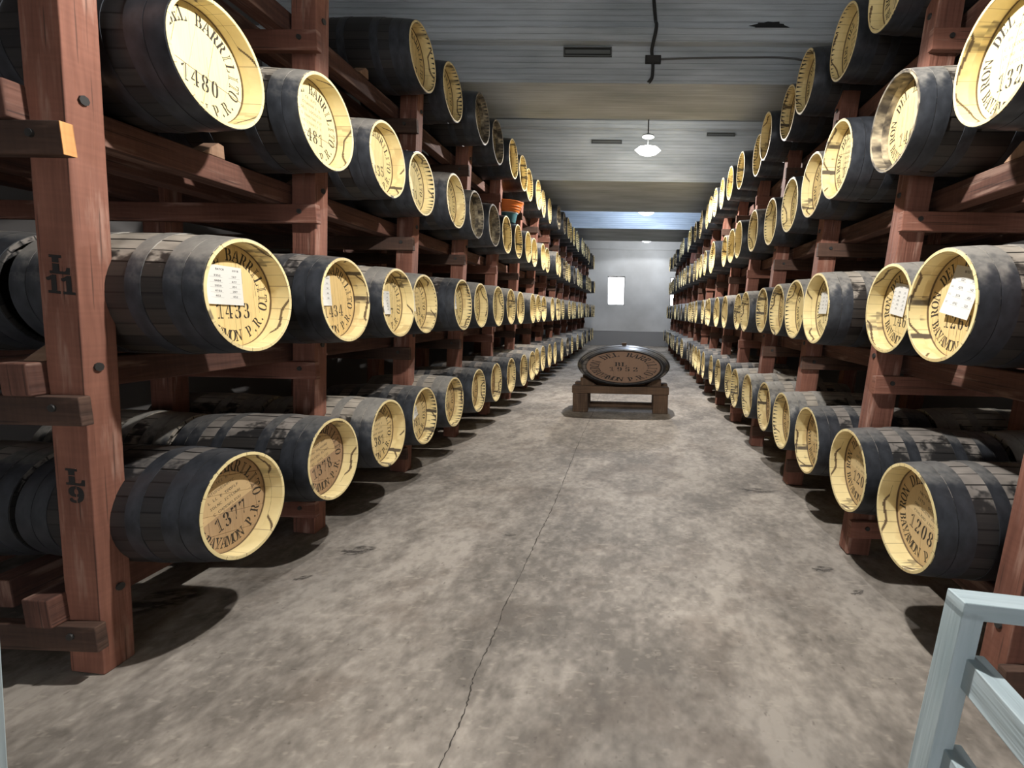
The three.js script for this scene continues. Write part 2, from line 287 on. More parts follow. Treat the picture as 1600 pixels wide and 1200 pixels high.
// ---------------------------------------------------------------- the building (y from the eye)
const FL = -EYE, SOFFIT = 2.9, CEIL = 4.15, XL = -4.9, XR = 4.4, ZN = 6, ZE = -26;
{
  const g = new THREE.PlaneGeometry(XR - XL, ZN - ZE, 60, 200).rotateX(-Math.PI / 2); g.translate((XL + XR) / 2, 0, (ZN + ZE) / 2);
  const p = g.attributes.position, uv = g.attributes.uv, col = new Float32Array(p.count * 3);
  for (let i = 0; i < p.count; i++) {
    const x = p.getX(i), z = p.getZ(i); uv.setXY(i, x, z);
    let t = 0.8 + 0.5 * (fbm(x / 32 + 0.3, z / 32 + 0.3, 40, 24, 4) - 0.5) + 0.3 * (fbm(x / 32 + 0.1, z / 32, 12, 10, 3) - 0.5); t = clamp(t, 0.5, 1.05);
    const warm = fbm(x / 32 + 0.7, z / 32 + 0.2, 16, 20, 3);
    col.set([t * 1.0, t * (0.98 - 0.04 * warm), t * (0.97 - 0.1 * warm)], 3 * i);
  }
  g.setAttribute('color', new THREE.BufferAttribute(col, 3));
  const fl = struct('floor', g, M.floor);
  const slab = struct('floor_slab', at(new THREE.BoxGeometry(XR - XL + 0.6, 0.2, ZN - ZE + 0.6), (XL + XR) / 2, -0.11, (ZN + ZE) / 2), M.darkWall);
  // the long joint down the aisle, opened to a ragged crack
  const pts = [[-0.7, 1], [-0.72, -1.65], [-0.715, -1.9], [-0.745, -2.1], [-0.735, -2.35], [-0.745, -2.66], [-0.73, -3.2], [-0.72, -3.69], [-0.705, -4.14], [-0.71, -5.11], [-0.72, -6.45], [-0.7, -8], [-0.71, -12]];
  const pos = [], idx = []; let n = 0;
  for (let i = 0; i < pts.length - 1; i++) for (let k = 0; k < 14; k++) {
    const f = k / 14, x = pts[i][0] + (pts[i + 1][0] - pts[i][0]) * f + rr(-0.005, 0.005), z = pts[i][1] + (pts[i + 1][1] - pts[i][1]) * f, w = rr(0.0008, 0.0045);
    pos.push(x - w, 0.0012, z, x + w, 0.0012, z); if (n) idx.push(2 * n - 2, 2 * n - 1, 2 * n, 2 * n, 2 * n - 1, 2 * n + 1); n++;
  }
  const cg = new THREE.BufferGeometry(); cg.setAttribute('position', new THREE.Float32BufferAttribute(pos, 3)); cg.setIndex(idx); cg.computeVertexNormals();
  mesh('floor_crack', cg, M.crack, fl);
  for (const [x, z, w, d, a] of [[-2.0, -3.28, 0.3, 0.16, 0.2], [1.38, -3.23, 0.2, 0.1, 0], [1.5, -2.95, 0.14, 0.06, 0.4], [-2.85, -2.6, 0.6, 0.3, 0.3], [1.3, -4.75, 0.4, 0.16, -0.2], [-2.15, -2.9, 0.14, 0.06, 0.5], [-0.95, -3.6, 0.12, 0.05, 0]])
    mesh('floor_stain', new THREE.PlaneGeometry(w, d).rotateX(-Math.PI / 2).rotateY(a).translate(x, 0.002, z), M.stain, fl);
}
const Y = (y) => y + EYE;
struct('wall_left', at(new THREE.BoxGeometry(0.25, 6.2, ZN - ZE), XL - 0.125, 3, (ZN + ZE) / 2), M.darkWall);
struct('wall_right', at(new THREE.BoxGeometry(0.25, 6.2, ZN - ZE), XR + 0.125, 3, (ZN + ZE) / 2), M.darkWall);
{ // the wall behind the viewer, with the open entrance
  const s = new THREE.Shape([[XL - 0.2, -0.1], [-1.5, -0.1], [-1.5, 2.6], [1.5, 2.6], [1.5, -0.1], [XR + 0.2, -0.1], [XR + 0.2, 6.1], [XL - 0.2, 6.1]].map(([x, y]) => new THREE.Vector2(x, y)));
  struct('wall_near', new THREE.ExtrudeGeometry(s, { depth: 0.25, bevelEnabled: false }).translate(0, 0, ZN), M.wall);
}
{ // end wall with two window openings
  const s = new THREE.Shape([[XL - 0.2, -0.1], [XR + 0.2, -0.1], [XR + 0.2, 6.1], [XL - 0.2, 6.1]].map(([x, y]) => new THREE.Vector2(x, y)));
  const wins = [[-1.46, -0.54, 0.37, 1.88], [1.86, 2.78, 0.37, 1.88]];
  for (const [a, b, c, d] of wins) s.holes.push(new THREE.Path([[a, Y(c)], [b, Y(c)], [b, Y(d)], [a, Y(d)]].map(([x, y]) => new THREE.Vector2(x, y))));
  struct('wall_end', new THREE.ExtrudeGeometry(s, { depth: 0.25, bevelEnabled: false }).translate(0, 0, ZE - 0.25), M.wall);
  wins.forEach(([a, b, c, d], i) => {
    const w = new THREE.Group(); w.name = `window_${i + 1}`; w.userData = { kind: 'structure' }; scene.add(w);
    for (const [x0, x1, y0, y1] of [[a, b, c, c + 0.05], [a, b, d - 0.05, d], [a, a + 0.05, c, d], [b - 0.05, b, c, d], [(a + b) / 2 - 0.015, (a + b) / 2 + 0.015, c, d]])
      mesh('window_frame', at(new THREE.BoxGeometry(x1 - x0, y1 - y0, 0.06), (x0 + x1) / 2, Y((y0 + y1) / 2), ZE - 0.12), M.whiteFrame, w);
    for (const k of [0, 1]) { const x0 = a + 0.04 + k * (b - a - 0.08) / 2, pw = (b - a - 0.08) / 2; mesh('window_pane', new THREE.PlaneGeometry(pw, d - c - 0.08).translate(x0 + pw / 2, Y((c + d) / 2), ZE - 0.12), M.glass, w); }
  });
  struct('trim_1', at(new THREE.BoxGeometry(XR - XL, 0.78, 0.02), (XL + XR) / 2, 0.39, ZE + 0.01), M.dado);
  struct('trim_2', at(new THREE.BoxGeometry(XR - XL, 0.03, 0.03), (XL + XR) / 2, 0.79, ZE + 0.015), M.wall);
  struct('trim_3', at(new THREE.BoxGeometry(XR - XL, 0.05, 0.03), (XL + XR) / 2, Y(3.27), ZE + 0.015), M.wall);
}
const planeUV = (w, d, uvs) => { const g = new THREE.BoxGeometry(w[0], w[1], w[2]); const p = g.attributes.position, n = g.attributes.normal, uv = g.attributes.uv; for (let i = 0; i < p.count; i++) { if (Math.abs(n.getY(i)) > 0.5) uv.setXY(i, p.getX(i), p.getZ(i)); else if (Math.abs(n.getZ(i)) > 0.5) uv.setXY(i, p.getX(i), p.getY(i)); else uv.setXY(i, p.getZ(i), p.getY(i)); } return g; };
struct('ceiling', at(planeUV([XR - XL + 0.5, 0.2, ZN - ZE + 0.4]), (XL + XR) / 2, Y(CEIL) + 0.1, (ZN + ZE) / 2), M.ceiling);
// deep concrete beams across the hall: near edge, far edge
const BEAMS = [[-0.3, -1.45], [-6.65, -7.8], [-11.3, -14.6], [-17.45, -20.4]];
BEAMS.forEach(([z0, z1], i) => {
  const b = struct('ceiling_beam', at(planeUV([XR - XL + 0.3, CEIL - SOFFIT + 0.05, z0 - z1]), (XL + XR) / 2, Y((SOFFIT + CEIL) / 2 + 0.02), (z0 + z1) / 2), M.beam);
  if (i) mesh('haunch', at(planeUV([XR - XL, 0.16, 0.12]), (XL + XR) / 2, Y(i === 1 ? 3.41 : CEIL - 0.1), z0 + 0.055), M.beam, b);
});

// ---------------------------------------------------------------- lamps
LAMPS.forEach(([x, y, z, cd, c, label, glow], i) => {
  const t = thing('pendant_lamp', label, 'lamp', [x, y, z], 'pendant lamps along the aisle'), col = new THREE.Color(...c);
  mesh('diffuser', new THREE.LatheGeometry([L2(0.001, -0.085), L2(0.12, -0.072), L2(0.2, -0.04), L2(0.246, 0.0), L2(0.2, 0.03), L2(0.1, 0.045), L2(0.001, 0.05)], 8), std({ color: 0xffffff, emissive: col, emissiveIntensity: 9, roughness: 0.5 }), t);
  mesh('housing', new THREE.LatheGeometry([L2(0.001, 0.3), L2(0.02, 0.3), L2(0.025, 0.27), L2(0.11, 0.26), L2(0.115, 0.23), L2(0.02, 0.22), L2(0.012, 0.2), L2(0.012, 0.052), L2(0.001, 0.051)], 18), M.vent, t);
  mesh('stem', new THREE.CylinderGeometry(0.012, 0.012, CEIL - y - 0.3, 8).translate(0, 0.3 + (CEIL - y - 0.3) / 2, 0), M.cable, t);
  mesh('ceiling_rose', new THREE.CylinderGeometry(0.06, 0.07, 0.03, 16).translate(0, CEIL - y - 0.015, 0), M.vent, t);
  // the reflector throws most of the light down; the lens itself glows weakly to the sides
  const l = new THREE.SpotLight(col, cd, 0, 1.43, 0.08, 2); l.position.set(0, -0.09, 0); l.target.position.set(0, -5, 0); l.castShadow = true; l.shadow.radius = 2.2; t.add(l); t.add(l.target);
  const p = new THREE.PointLight(col, cd * glow, 0, 2); p.position.set(0, -0.02, 0); p.castShadow = true; p.shadow.radius = 3; t.add(p);
});

// ---------------------------------------------------------------- racks
const BAY = 1.49, PZ = -2.09, NB = 15, TOP = 2.25;
const RAILTOP = [-1.346, -0.262, 0.852, 1.97], RH2 = 0.145, CH = 0.13;
const faceX = { 1: (y) => -2.33 + 0.078 * y, '-1': (y) => 1.765 + 0.066 * y };      // the rack stands a little out of plumb
const P0 = { 1: PZ, '-1': -2.03 };
for (const side of [1, -1]) {
  const rack = thing('barrel_rack', side > 0 ? 'reddish timber barrel rack along the left side of the aisle' : 'reddish timber barrel rack along the right side of the aisle', 'rack', [side > 0 ? -2.6 : 2, -EYE, -12.5], 'timber barrel racks');
  const put = (name, g, m, x, y, z, rz = 0, ry = 0, parent = rack) => { const o = mesh(name, g, m, parent); o.position.set(x - rack.position.x, y - FL, z - rack.position.z); o.rotation.set(0, ry, rz); return o; };
  const lean = side > 0 ? 0.078 : 0.066, k0 = side > 0 ? 0 : 0;
  const crossG = timber(2.5, CH, 0.05), H = TOP - FL;
  for (let k = 0; k < NB; k++) {
    const z = P0[side] - k * BAY, vx = k ? rr(-0.012, 0.012) : side > 0 ? -0.04 : 0;
    for (const [row, dx] of [[0, 0], [1, 1.1]]) {
      const ym = (TOP + FL) / 2, x = faceX[side](ym) - side * (0.085 + dx) + vx;
      const p = put('post', timber(0.17, H, 0.145, 0.008), M.post, x, ym, z, -lean);
      if (row === 0 && k < 4) for (const yb of RAILTOP.slice(0, 4)) {
        const bolt = mesh('bolt', new THREE.CylinderGeometry(0.018, 0.02, 0.014, 8).rotateZ(Math.PI / 2), M.iron, p); bolt.position.set(side * 0.088, yb - ym - 0.02, rr(-0.02, 0.02));
      }
      if (row === 0 && k === 0 && side > 0) {
        // stencilled bay marks
        const mk = (lines, y) => {
          const c = document.createElement('canvas'); c.width = 128; c.height = 160; const g = c.getContext('2d'); g.fillStyle = '#000'; g.fillRect(0, 0, 128, 160); g.fillStyle = '#fff'; g.font = 'bold 92px serif'; g.textAlign = 'center'; g.textBaseline = 'middle';
          lines.forEach((s, i) => { g.save(); g.translate(64, 42 + i * 76); g.scale(s === '11' ? 1.15 : 1.35, 1); g.fillText(s, 0, 0); g.lineWidth = 5; g.strokeStyle = '#fff'; g.strokeText(s, 0, 0); g.restore(); }); g.fillStyle = '#000'; g.fillRect(0, 34, 128, 4); g.fillRect(62, 84, 4, 76);
          const s = mesh('stencil_mark', new THREE.PlaneGeometry(0.14, 0.175), std({ color: new THREE.Color(0.02, 0.018, 0.017), roughness: 0.9, alphaMap: new THREE.CanvasTexture(c), transparent: true }), p); s.position.set(0.012, y - ym, 0.0737);
        };
        mk(['L', '11'], 0.11); mk(['L', '9'], -0.83);
      }
    }
    for (let t = 0; t < 4; t++) {
      const y = RAILTOP[t] - RH2 - CH / 2, x0 = faceX[side](y) + side * 0.03 + (k ? 0 : vx);
      const c = put('cross_beam', crossG, k % 3 === 1 ? M.post : M.cross, x0 - side * 1.25, y, z + 0.098, 0);
      if (k < 4) { const b = mesh('bolt', new THREE.CylinderGeometry(0.016, 0.018, 0.012, 8).rotateX(Math.PI / 2), M.iron, c); b.position.set(side * 1.13, 0.015, 0.028); }
      if (k === 0 && t === 2) mesh('cut_end', timber(0.004, CH - 0.004, 0.048, 0.001).translate(side * 1.2515, 0, 0), M.freshCut, c);
    }
  }
  for (let t = 0; t < 4; t++) for (const dx of [0.265, 0.62, 1.22, 1.62]) {
    const y = RAILTOP[t] - RH2 / 2, x = faceX[side](y) - side * dx;
    for (let s = 0; s < 5; s++) {
      const len = BAY * 3 - 0.01, z = P0[side] + (s === 0 && dx > 0.3 ? 0.02 : 0.15) - BAY * 3 * (s + 0.5);
      put('rail', timber(0.13, RH2, len, 0.01), M.rail, x + rr(-0.008, 0.008), y + rr(-0.004, 0.004), z);
    }
  }
}

// ---------------------------------------------------------------- barrels in the racks
const DATA = {                                        // measured places of the near barrels: [x of the chime, y of the axis, depth]
  'L1': [[-2.038, -1.05, 2.38], [-2.04, -1.037, 3.15], [-2.021, -1.035, 3.86], [-2.025, -1.042, 4.57], [-2.007, -1.04, 5.3], [-1.992, -1.04, 6.11], [-1.98, -1.042, 6.87], [-1.96, -1.041, 7.65]],
  'L2': [[-1.934, 0.044, 2.42], [-1.949, 0.044, 3.26], [-1.964, 0.04, 4.02], [-2.02, 0.04, 4.66], [-1.913, 0.046, 5.4], [-1.965, 0.05, 6.2], [-1.932, 0.048, 6.88], [-1.974, 0.052, 7.75]],
  'L3': [[-2.05, 1.158, 2.5], [-1.984, 1.156, 3.23], [-1.975, 1.155, 3.98], [-2.025, 1.154, 4.71], [-1.964, 1.158, 5.42], [-1.98, 1.155, 6.15], [-1.97, 1.155, 6.88]],
  'L4': [null, null, null, [-1.994, 2.275, 4.76], [-1.982, 2.275, 5.47], [-1.89, 2.278, 6.18]],
  'R1': [[1.436, -1.03, 2.43], [1.469, -1.032, 3.2], [1.468, -1.034, 3.98], [1.473, -1.03, 4.7], [1.502, -1.034, 5.45], [1.474, -1.034, 6.16]],
  'R2': [[1.513, 0.062, 2.47], [1.604, 0.055, 3.14], [1.453, 0.06, 3.96], [1.54, 0.06, 4.75], [1.576, 0.06, 5.45], [1.607, 0.058, 6.2]],
  'R3': [[1.608, 1.18, 2.43], [1.561, 1.185, 3.21], [1.513, 1.185, 3.94], [1.598, 1.185, 4.68], [1.653, 1.185, 5.5]],
  'R4': [null, null, [1.694, 2.28, 3.74], [1.706, 2.28, 4.48], [1.625, 2.28, 5.18]],
};
const MEANX = { L1: -1.98, L2: -1.96, L3: -1.98, L4: -1.94, R1: 1.48, R2: 1.57, R3: 1.6, R4: 1.66 };
const MEANY = { L1: -1.045, L2: 0.04, L3: 1.15, L4: 2.27, R1: -1.045, R2: 0.04, R3: 1.15, R4: 2.27 };
const TIER = ['lowest', 'second', 'third', 'topmost'];
const special = {
  L1_0: { head: HEAD[1377], shell: 2, cream: 0, boards: 2, say: 'black barrel stencilled 1377 on a tan head' }, L1_1: { head: HEAD[1378], shell: 1, cream: 1, boards: 2, say: 'dark barrel stencilled 1378 with a cracked rim' },
  L2_0: { head: HEAD[1433], shell: 0, cream: 1, boards: 0, say: 'dusty barrel stencilled 1433 behind a label sheet' }, L2_1: { head: HEAD[1434], shell: 1, cream: 2, boards: 1, say: 'blackened barrel with ink drips on its cream head' },
  L3_0: { head: HEAD[1480], shell: 2, cream: 0, boards: 3, say: 'black barrel stencilled 1480 on a bright cream head' }, L3_1: { head: HEAD[1481], shell: 0, cream: 0, boards: 0, say: 'grey dusted barrel with split cream head' },
  R1_0: { head: HEAD[1208], shell: 1, cream: 1, boards: 1, say: 'black barrel stencilled 1208 on a cream head' }, R1_1: { head: HEAD[1207], shell: 1, cream: 1, boards: 1, say: 'black barrel stencilled 1207 on a cream head' },
  R2_0: { head: HEAD[1264], shell: 0, cream: 2, boards: 0, say: 'dusted barrel stencilled 1264 behind a tilted sheet' }, R2_1: { shell: 0, cream: 1, say: 'grey barrel half hidden by its neighbour' },
  R3_0: { head: HEAD[1321], shell: 2, cream: 1, boards: 3, say: 'black barrel stencilled 1321 on a bright cream head' }, R3_1: { shell: 0, cream: 2, darkChime: 1, say: 'brown dusted barrel with deeply recessed cream head' },
};
const PITCH = 0.745, ZLAST = 23.9;
const placed = {};
for (const [S, side] of [['L', 1], ['R', -1]]) for (let t = 1; t <= 4; t++) {
  const key = S + t, row = DATA[key].slice(); placed[key] = [];
  const first = row.findIndex((r) => r);
  for (let i = first; ; i++) {
    let p = row[i];
    if (!p) { const prev = placed[key][placed[key].length - 1].z; const z = prev + PITCH + rr(-0.03, 0.03); if (z > ZLAST) break; p = [MEANX[key] + rr(-0.07, 0.07), MEANY[key] + rr(-0.006, 0.006), z]; }
    const [x, y, d] = p; placed[key].push({ x, y, z: d });
    const n = i - first, sp = special[`${key}_${i}`] ?? {};
    const aged = (key === 'L3' && i >= 4 && i <= 6 && i !== 4) || (key === 'L4' && (i === 5 || i === 6)) || (i > 9 && rnd() < 0.1);
    const pool = t === 1 ? tanHeads : creamHeads;
    const opt = {
      head: sp.head ?? (aged ? greyHead : pool[Math.floor(rnd() * pool.length)]), shell: sp.shell ?? (t === 4 ? 2 : t === 1 ? (rnd() < 0.7 ? 1 : 0) : t === 2 ? (rnd() < 0.75 ? 0 : 1) : Math.floor(rnd() * 3)), cream: sp.cream ?? Math.floor(rnd() * 3), boards: sp.boards ?? Math.floor(rnd() * 4), aged, darkChime: sp.darkChime,
      yaw: i < 8 ? 0 : rr(-0.03, 0.03),
    };
    const grade = d < 4.2 ? 0 : d < 13 ? 1 : 2;
    const look = sp.say ?? (aged ? 'black barrel with dull grey weathered head' : ['dusty dark barrel with cream head', 'dark barrel with cream head', 'black barrel with cream head'][opt.shell]);
    const rackName = side > 0 ? 'left rack' : 'right rack';
    barrel(grade, side, t, [x, y, -d], opt, `${look}, ${ORD[n]} in the ${TIER[t - 1]} row, ${rackName}`, `barrels on the ${TIER[t - 1]} row of the ${rackName}`);
  }
}
// a second file of barrels behind the first, glimpsed between posts
for (const [key, side, i] of [['L1', 1, 0], ['L1', 1, 1], ['L2', 1, 0], ['L2', 1, 1], ['L3', 1, 0], ['L3', 1, 1], ['R1', -1, 1], ['R1', -1, 2], ['L1', 1, 2]]) {
  const p = placed[key][i], t = +key[1];
  barrel(1, side, t, [p.x - side * (0.93 + rr(0, 0.03)), p.y, -p.z + rr(-0.03, 0.03)], { head: greyHead, shell: i ? 0 : 1, aged: true, yaw: Math.PI }, `dark back barrel behind the ${ORD[i]} barrel of the ${TIER[t - 1]} row, ${side > 0 ? 'left' : 'right'} rack`, 'barrels in the back rows of the racks');
}

// ---------------------------------------------------------------- paper sheets on barrel heads
function sheetMat(s, rows) {
  const c = document.createElement('canvas'); c.width = 256; c.height = 256; const g = c.getContext('2d'); let q = s * 977 + 3; const r = () => { q = (q * 1664525 + 1013904223) >>> 0; return q / 4294967296; };
  g.fillStyle = '#d6d4ce'; g.fillRect(0, 0, 256, 256); g.fillStyle = '#2a2a2a'; g.font = 'bold 17px monospace'; g.fillText('BATCH', 96, 32); g.fillText('2018', 196, 32);
  for (let i = 0; i < rows; i++) { const y = 74 + i * (165 / rows); g.font = '14px sans-serif'; g.fillStyle = '#3a3a3a'; g.fillText(['No.', 'GAL.', 'P.G.', 'WT.', 'LT.'][i % 5], 14, y); g.font = 'bold 17px monospace'; g.fillStyle = '#222'; g.fillText(String(Math.floor(150 + r() * 5200)), 84, y); g.fillText(String(Math.floor(100 + r() * 400)), 190, y); g.fillStyle = '#999'; g.fillRect(58, y + 4, 76, 1.5); g.fillRect(172, y + 4, 70, 1.5); }
  const t = new THREE.CanvasTexture(c); t.colorSpace = THREE.SRGBColorSpace; return std({ map: t, roughness: 0.8, side: THREE.DoubleSide });
}
const sheetMats = [sheetMat(1, 5), sheetMat(2, 4)];
function sheet(key, i, dz, dy, w, h, tilt, curl, label, mat) { // dz: along the rack away from the viewer, dy: up from the head centre
  const p = placed[key][i], side = key[0] === 'L' ? 1 : -1;
  const g = new THREE.PlaneGeometry(w, h, 8, 8), a = g.attributes.position;
  for (let k = 0; k < a.count; k++) { const u = a.getX(k) / w + 0.5, v = 0.5 - a.getY(k) / h; a.setZ(k, curl * (v * v * 0.6 + (1 - u) * v * 0.5)); }
  g.computeVertexNormals();
  const m = mesh(numbered('paper_sheet'), g, mat, scene); tag(m, label, 'paper', 'paper sheets fixed to barrel heads');
  m.rotation.set(0, side > 0 ? Math.PI / 2 : -Math.PI / 2, 0); m.rotateZ(tilt);
  m.position.set(p.x - side * (DEEP - 0.004), p.y + dy + EYE, -p.z - dz);
}
sheet('L2', 0, -0.06, 0.05, 0.25, 0.19, -0.03, 0.006, 'white printed label sheet on the head stencilled 1433', sheetMats[0]);
sheet('L2', 1, -0.1, 0.06, 0.17, 0.2, 0.02, 0.004, 'white label sheet on the drip stained second row head', sheetMats[1]);
sheet('L2', 2, -0.06, 0.0, 0.2, 0.19, 0, 0.01, 'white label sheet on the third head of the second row, left rack', sheetMats[0]);
sheet('L2', 3, -0.09, 0.02, 0.16, 0.18, 0, 0.01, 'white label sheet on the fourth head of the second row, left rack', sheetMats[1]);
sheet('L2', 4, -0.05, 0.05, 0.2, 0.2, 0.03, 0.008, 'white label sheet on the fifth head of the second row, left rack', sheetMats[0]);
sheet('R2', 0, -0.02, 0.07, 0.2, 0.24, -0.2, 0.03, 'white tilted paper sheet curling off the head stencilled 1264', sheetMats[1]);
sheet('R2', 1, 0.05, 0.06, 0.16, 0.2, -0.15, 0.01, 'white paper sheet on the half hidden second head, right rack', sheetMats[0]);
sheet('R2', 2, 0.08, 0.05, 0.15, 0.18, 0, 0.015, 'white paper sheet on the third head of the second row, right rack', sheetMats[1]);
sheet('L1', 3, -0.05, 0.05, 0.16, 0.15, 0.3, 0.01, 'pale tilted card on the fourth head of the lowest row, left rack', sheetMats[1]);

// ---------------------------------------------------------------- wedges that keep the barrels from rolling
{
  const s = new THREE.Shape([[0, 0], [0.14, 0], [0.03, 0.075], [0, 0.07]].map(([x, y]) => new THREE.Vector2(x, y)));
  const wg = new THREE.ExtrudeGeometry(s, { depth: 0.09, bevelEnabled: true, bevelSize: 0.004, bevelThickness: 0.004, bevelSegments: 1 }).rotateY(-Math.PI / 2).translate(0.045, 0.004, 0);
  const spots = [['L3', 0, -0.27, 'below the first barrel of the third row'], ['L3', 1, -0.26, 'below the second barrel of the third row'], ['L4', 0, -0.26, 'below the first barrel of the topmost row'], ['R3', 0, 0.3, 'below the first barrel of the third row'], ['L3', 2, -0.26, 'below the third barrel of the third row'], ['L2', 0, -0.27, 'below the first barrel of the second row'], ['R2', 0, -0.27, 'below the first barrel of the second row']];
  for (const [key, i, dz, where] of spots) {
    const p = placed[key][i], side = key[0] === 'L' ? 1 : -1, t = +key[1] - 1, y = RAILTOP[t];
    const m = mesh(numbered('wedge_chock'), wg, M.chock, scene); m.position.set(faceX[side](y) - side * 0.25, y + EYE + 0.001, -p.z - dz * 1); if (dz > 0) m.rotation.y = Math.PI;
    tag(m, `wooden wedge ${where}, ${side > 0 ? 'left' : 'right'} rack`, 'wedge', 'wedges under the barrels');
  }
}

// ---------------------------------------------------------------- the oval cask on its stand in the aisle
{
  const st = thing('cask_stand', 'heavy timber stand carrying the oval cask in the aisle', 'stand', [-0.215, -EYE, -8.72]);
  const add = (n, w, h, d, x, y, z) => { const m = mesh(n, timber(w, h, d, 0.012), M.stand, st); m.position.set(x, y + h / 2, z); return m; };
  for (const z of [0.22, -0.22]) { for (const s of [-1, 1]) add('leg', 0.27, 0.345, 0.16, s * 0.715, 0, z); add('beam', 1.72, 0.135, 0.2, 0, 0.345, z); }
  add('stretcher', 1.2, 0.1, 0.1, 0, 0.0, -0.24);
  for (const s of [-1, 1]) add('side_beam', 0.14, 0.12, 0.36, s * 0.76, 0.3, 0);
  for (const z of [0.2, -0.2]) for (const s of [-1, 1]) {
    const w = mesh('cradle', new THREE.ExtrudeGeometry(new THREE.Shape([[0, 0], [0.3, 0], [0.3, 0.13], [0.22, 0.13]].map(([x, y]) => new THREE.Vector2(x * s, y))), { depth: 0.12, bevelEnabled: false }), M.stand, st); w.position.set(s * 0.42, 0.48, z - 0.1);
  }
  const ox = 0.83, oy = 0.355, k = 0.42, zc = -8.72;
  const c = thing('oval_cask', 'wide oval black cask with a brown stencilled head lying on the stand', 'cask', [-0.17, -0.945 - oy, zc]);
  const R0 = 1, r = (t) => 0.86 + 0.14 * (1 - (t / k) ** 2);
  const oval = (g) => { g.rotateX(Math.PI / 2); g.scale(ox, oy, 1); g.translate(0, oy, 0); g.computeVertexNormals(); return g; };
  const pr = (dr, a, b, n) => Array.from({ length: n + 1 }, (_, i) => { const t = a + (b - a) * i / n; return L2(r(t) + dr, t); });
  mesh('shell', oval(new THREE.LatheGeometry([L2(0.001, -k + 0.03), L2(0.83, -k + 0.03), ...pr(0, -k, k, 10), L2(0.8, k), L2(0.775, k - 0.045), L2(0.775, k - 0.08), L2(0.001, k - 0.08)], 72)), M.blackPaint ?? shells[2], c);
  for (const [a, b] of [[k - 0.06, k - 0.004], [k - 0.13, k - 0.07], [k - 0.27, k - 0.21], [-k + 0.004, -k + 0.06], [-k + 0.07, -k + 0.13], [-k + 0.21, -k + 0.27]])
    mesh('hoop', oval(new THREE.LatheGeometry([L2(r(a) - 0.01, a), L2(r(a) + 0.016, a), L2(r(b) + 0.016, b), L2(r(b) - 0.01, b)], 72)), hoops[2], c);
  const N = 1024, cv = document.createElement('canvas'); cv.width = N; cv.height = N; const g = cv.getContext('2d');
  g.fillStyle = 'rgb(132,104,84)'; g.fillRect(0, 0, N, N); let q = 5; const rq = () => { q = (q * 1664525 + 1013904223) >>> 0; return q / 4294967296; };
  for (let i = 0; i < 300; i++) { g.strokeStyle = rq() < 0.5 ? `rgba(60,40,28,${0.1 * rq()})` : `rgba(190,160,130,${0.12 * rq()})`; g.lineWidth = 1 + 5 * rq(); const x = rq() * N, y = rq() * N; g.beginPath(); g.moveTo(x, y); g.lineTo(x + 4, y + 200 * rq()); g.stroke(); }
  const ring = (txt, mid, span, flip, sz) => [...txt].forEach((ch, i) => { const a = mid + (i / (txt.length - 1) - 0.5) * span * (flip ? -1 : 1); stencilChar(g, ch, sz, N / 2 + Math.sin(a) * N * 0.39, N / 2 - Math.cos(a) * N * 0.39, flip ? a + Math.PI : a, 'rgb(24,18,15)', 'rgb(132,104,84)'); });
  ring('RON DEL BARRILITO', 0.2, 3.8, false, 165); ring('BAYAMON P.R.', Math.PI + 0.2, 2.0, true, 155);
  [...'BL'].forEach((ch, i) => stencilChar(g, ch, 160, 430 + i * 90, 425, 0, 'rgb(24,18,15)', 'rgb(132,104,84)'));
  [...'1952'].forEach((ch, i) => stencilChar(g, ch, 160, 350 + i * 110, 580, 0, 'rgb(24,18,15)', 'rgb(132,104,84)'));
  const t = new THREE.CanvasTexture(cv); t.colorSpace = THREE.SRGBColorSpace;
  const hm = std({ map: t, roughness: 0.7 }), hd = new THREE.Group(); hd.name = 'head'; c.add(hd);
  const e = [-0.78, -0.5, -0.2, 0.12, 0.42, 0.78];
  for (let i = 0; i < e.length - 1; i++) {
    const pts = [], n = 10, hg = (s) => Math.sqrt(Math.max(0, 0.78 ** 2 - s * s));
    for (let j = 0; j <= n; j++) { const s = e[i] + 0.001 + (e[i + 1] - e[i] - 0.002) * j / n; pts.push(new THREE.Vector2(s, hg(s) + 1e-4)); }
    for (let j = n; j >= 0; j--) { const s = e[i] + 0.001 + (e[i + 1] - e[i] - 0.002) * j / n; pts.push(new THREE.Vector2(s, -hg(s) - 1e-4)); }
    const bg = new THREE.ExtrudeGeometry(new THREE.Shape(pts), { depth: 0.03, bevelEnabled: false }), p = bg.attributes.position, uv = bg.attributes.uv;
    for (let j = 0; j < p.count; j++) uv.setXY(j, 0.5 + p.getX(j) / 1.56, 0.5 + p.getY(j) / 1.56);
    bg.scale(ox, oy, 1); bg.translate(0, oy, k - 0.075 + (i % 2) * 0.002); mesh('head_board', bg, hm, hd);
  }
  mesh('bung', new THREE.CylinderGeometry(0.045, 0.04, 0.05, 16).translate(0, 2 * oy + 0.02, 0.05), M.stand, c);
}

